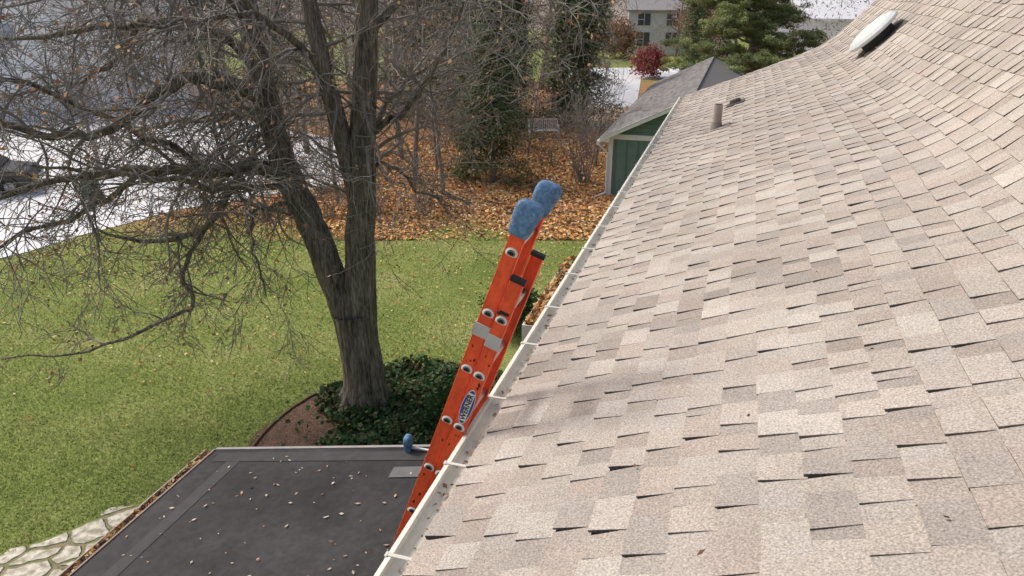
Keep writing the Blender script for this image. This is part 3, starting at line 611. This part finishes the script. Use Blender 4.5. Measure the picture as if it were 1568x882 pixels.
for v in range(3):
    T=Tubes(); T.add([(0,0,0),(0,0,4),(0,0,8.6)],[.16,.10,.02],7)
    cs=[];cl=[]
    for k in range(230):
        h=.6+7.9*(k/230)+rnd.gauss(0,.1); R=(1.75*(1-min(1,h/9.2))**.75+.1)*rnd.uniform(.6,1.2); a=rnd.uniform(0,6.283)
        e=Vector((math.cos(a)*R,math.sin(a)*R,h-.25*R)); T.add([(0,0,h),(e.x*.5,e.y*.5,h-.02*R),tuple(e)],[.02,.014,.006],3)
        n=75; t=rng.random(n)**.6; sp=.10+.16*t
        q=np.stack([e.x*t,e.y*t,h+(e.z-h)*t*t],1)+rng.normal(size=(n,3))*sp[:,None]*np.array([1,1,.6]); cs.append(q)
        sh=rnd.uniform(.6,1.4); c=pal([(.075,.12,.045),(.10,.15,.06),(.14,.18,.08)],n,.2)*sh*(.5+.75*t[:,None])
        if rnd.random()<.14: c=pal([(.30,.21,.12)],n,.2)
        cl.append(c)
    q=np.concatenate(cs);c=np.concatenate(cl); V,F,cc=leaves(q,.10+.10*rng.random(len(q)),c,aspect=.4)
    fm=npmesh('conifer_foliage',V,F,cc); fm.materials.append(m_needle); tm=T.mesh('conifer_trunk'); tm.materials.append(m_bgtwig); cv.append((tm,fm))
for (x,y,sx,sz,v) in [(-.75,28.6,.95,.80,0),(4.0,41,1.15,1.0,1),(2.9,42,.9,.8,2),(-3.2,40,1.2,1.1,1),(.0,41,1.0,1.05,2),(-5.6,44,1.1,1.05,0),(-1.9,36,.8,.85,2),(17,72,1.3,.8,1),(9.5,90,1.5,1.0,2),(-14,47,1.0,1.0,0)]:
    a=bpy.data.objects.new('conifer_tree',cv[v][0]); scene.collection.objects.link(a); a.location=(x,y,0); a.scale=(sx,sx,sz); a.rotation_euler=(0,0,rnd.uniform(0,6))
    l=bpy.data.objects.new('foliage',cv[v][1]); scene.collection.objects.link(l); l.parent=a
def pine(x,y,H,seed,spread):
    r=random.Random(seed); e=empty('pine_tree',(x,y,0)); T=Tubes(); T.add([(0,0,0),(.1,0,H*.5),(0,.1,H)],[.26,.18,.05],9); cs=[];cl=[]
    for k in range(50):
        h=H*(.22+.76*k/50); a=r.uniform(0,6.283); R=spread*(1.15-.70*(k/50))*r.uniform(.6,1.1)
        pts=[Vector((0,0,h))]
        for i in range(1,6): pts.append(Vector((math.cos(a)*R*i/5+r.gauss(0,.08),math.sin(a)*R*i/5+r.gauss(0,.08),h+.12*i+r.gauss(0,.07))))
        T.add(pts,[.07,.055,.045,.035,.025,.012],5)
        for i in range(2,6):
            for m in range(5):
                c=pts[i]+Vector((r.gauss(0,.42),r.gauss(0,.42),r.gauss(.12,.18))); T.add([tuple(pts[i]),tuple(c)],[.014,.008],3)
                n=100; q=rng.normal(size=(n,3)); q/=np.linalg.norm(q,axis=1)[:,None]; q*= (rng.random((n,1))**.5)*np.array([.38,.38,.20]); cs.append(q+np.array(tuple(c)))
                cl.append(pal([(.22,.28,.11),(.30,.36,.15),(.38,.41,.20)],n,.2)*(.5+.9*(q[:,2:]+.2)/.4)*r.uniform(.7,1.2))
    q=np.concatenate(cs); V,F,cc=leaves(q,.15+.10*rng.random(len(q)),np.clip(np.concatenate(cl),.01,1),aspect=.22)
    finish(npmesh('needles',V,F,cc),'needles',m_leaf,e); finish(T.mesh('trunk'),'trunk',m_bgtwig,e,smooth=True)
pine(13.4,43.5,9.0,3,4.4)
def twig_shrub(x,y,h,n,P,ln):
    T=Tubes();tp=[]
    for i in range(n):
        a=rnd.uniform(0,6.283); grow(T,Vector((x+rnd.gauss(0,.15),y+rnd.gauss(0,.15),0)),Vector((math.cos(a)*.45,math.sin(a)*.45,1)).normalized(),h*rnd.uniform(.5,.8),.022,1,3,.05,.15,tp,(2,4),3,.007)
    o=finish(T.mesh('bare_shrub'),'bare_shrub',m_bgtwig)
    t=np.array([tuple(q) for q in tp]); t=t[rng.random(len(t))<ln]
    if len(t): V,F,cc=leaves(t+rng.normal(size=t.shape)*.05,.06+.05*rng.random(len(t)),pal(P,len(t),.2)); finish(npmesh('leaves',V,F,cc),'leaves',m_litter,o)
OL=[(.28,.29,.12),(.37,.31,.15)]; BR=[(.56,.30,.13),(.38,.24,.14)]
twig_shrub(2.75,28.5,3.6,22,OL,1.0)
for (x,y,h) in [(-4.6,24.2,1.5),(-6.1,23.8,1.6),(-7.6,24.6,1.8),(-9.1,24.4,1.7),(-10.6,24.8,1.8),(-3.2,25.2,1.5),(-7,27,2.2),(-9.6,28,2.2),(-5.2,28.6,2),(-12,26.5,1.8),(-2.0,30.5,1.8),(-11,38,2.5),(-14,37,2.5),(-8,41,2.5),(3.4,36,2),(-3,24,1.0),(-8.3,24.0,1.6),(-5.3,24.8,1.7),(1.6,31.5,1.4),(-.3,32,1.6),(3.5,33,1.8)]:
    twig_shrub(x,y,h,11,BR if rnd.random()<.6 else OL,.5)
bush('boxwood_shrub',-1.9,29.2,.5,.7,[(.14,.19,.05),(.2,.24,.07)],1200,.09)
bush('red_shrub',11.3,63,1.5,2.6,[(.34,.09,.10),(.26,.08,.08),(.4,.15,.12)],3000,.2)
bush('orange_shrub',11.0,80,2.2,4,[(.45,.26,.17),(.4,.28,.19)],3000,.3)
bush('orange_shrub',19.5,78,3.2,7.5,[(.42,.20,.15),(.38,.24,.17)],3500,.3)
n=110000; d=58+rng.random(n)*70; u=-.62+rng.random(n)*1.35; x=u*d
colz=np.floor(x/3.3+np.sin(d*.4)); hh=6.5+4.5*np.abs(np.sin(colz*12.9898+np.floor(d/7)*3.1)); z=rng.random(n)**.8*hh*(.75+d/150)
keep=~((x/d>.13)&(x/d<.36)&(d<100)); 
x=x[keep];d=d[keep];z=z[keep];colz=colz[keep];n=len(x)
key=(colz*7+np.floor(d/7)*13).astype(int)
P=np.array([(.28,.24,.21),(.33,.28,.24),(.37,.31,.26),(.26,.23,.21),(.44,.30,.19),(.19,.20,.13),(.35,.31,.28)])
cc=P[np.abs(key)%7]*(1+rng.normal(size=(n,1))*.3)*(.6+.6*rng.random((n,1)))
V,F,cc=leaves(np.stack([x,d,z],1),.18+.26*rng.random(n),np.clip(cc,.01,1),aspect=.22); finish(npmesh('distant_trees',V,F,cc),'distant_trees',m_litter)
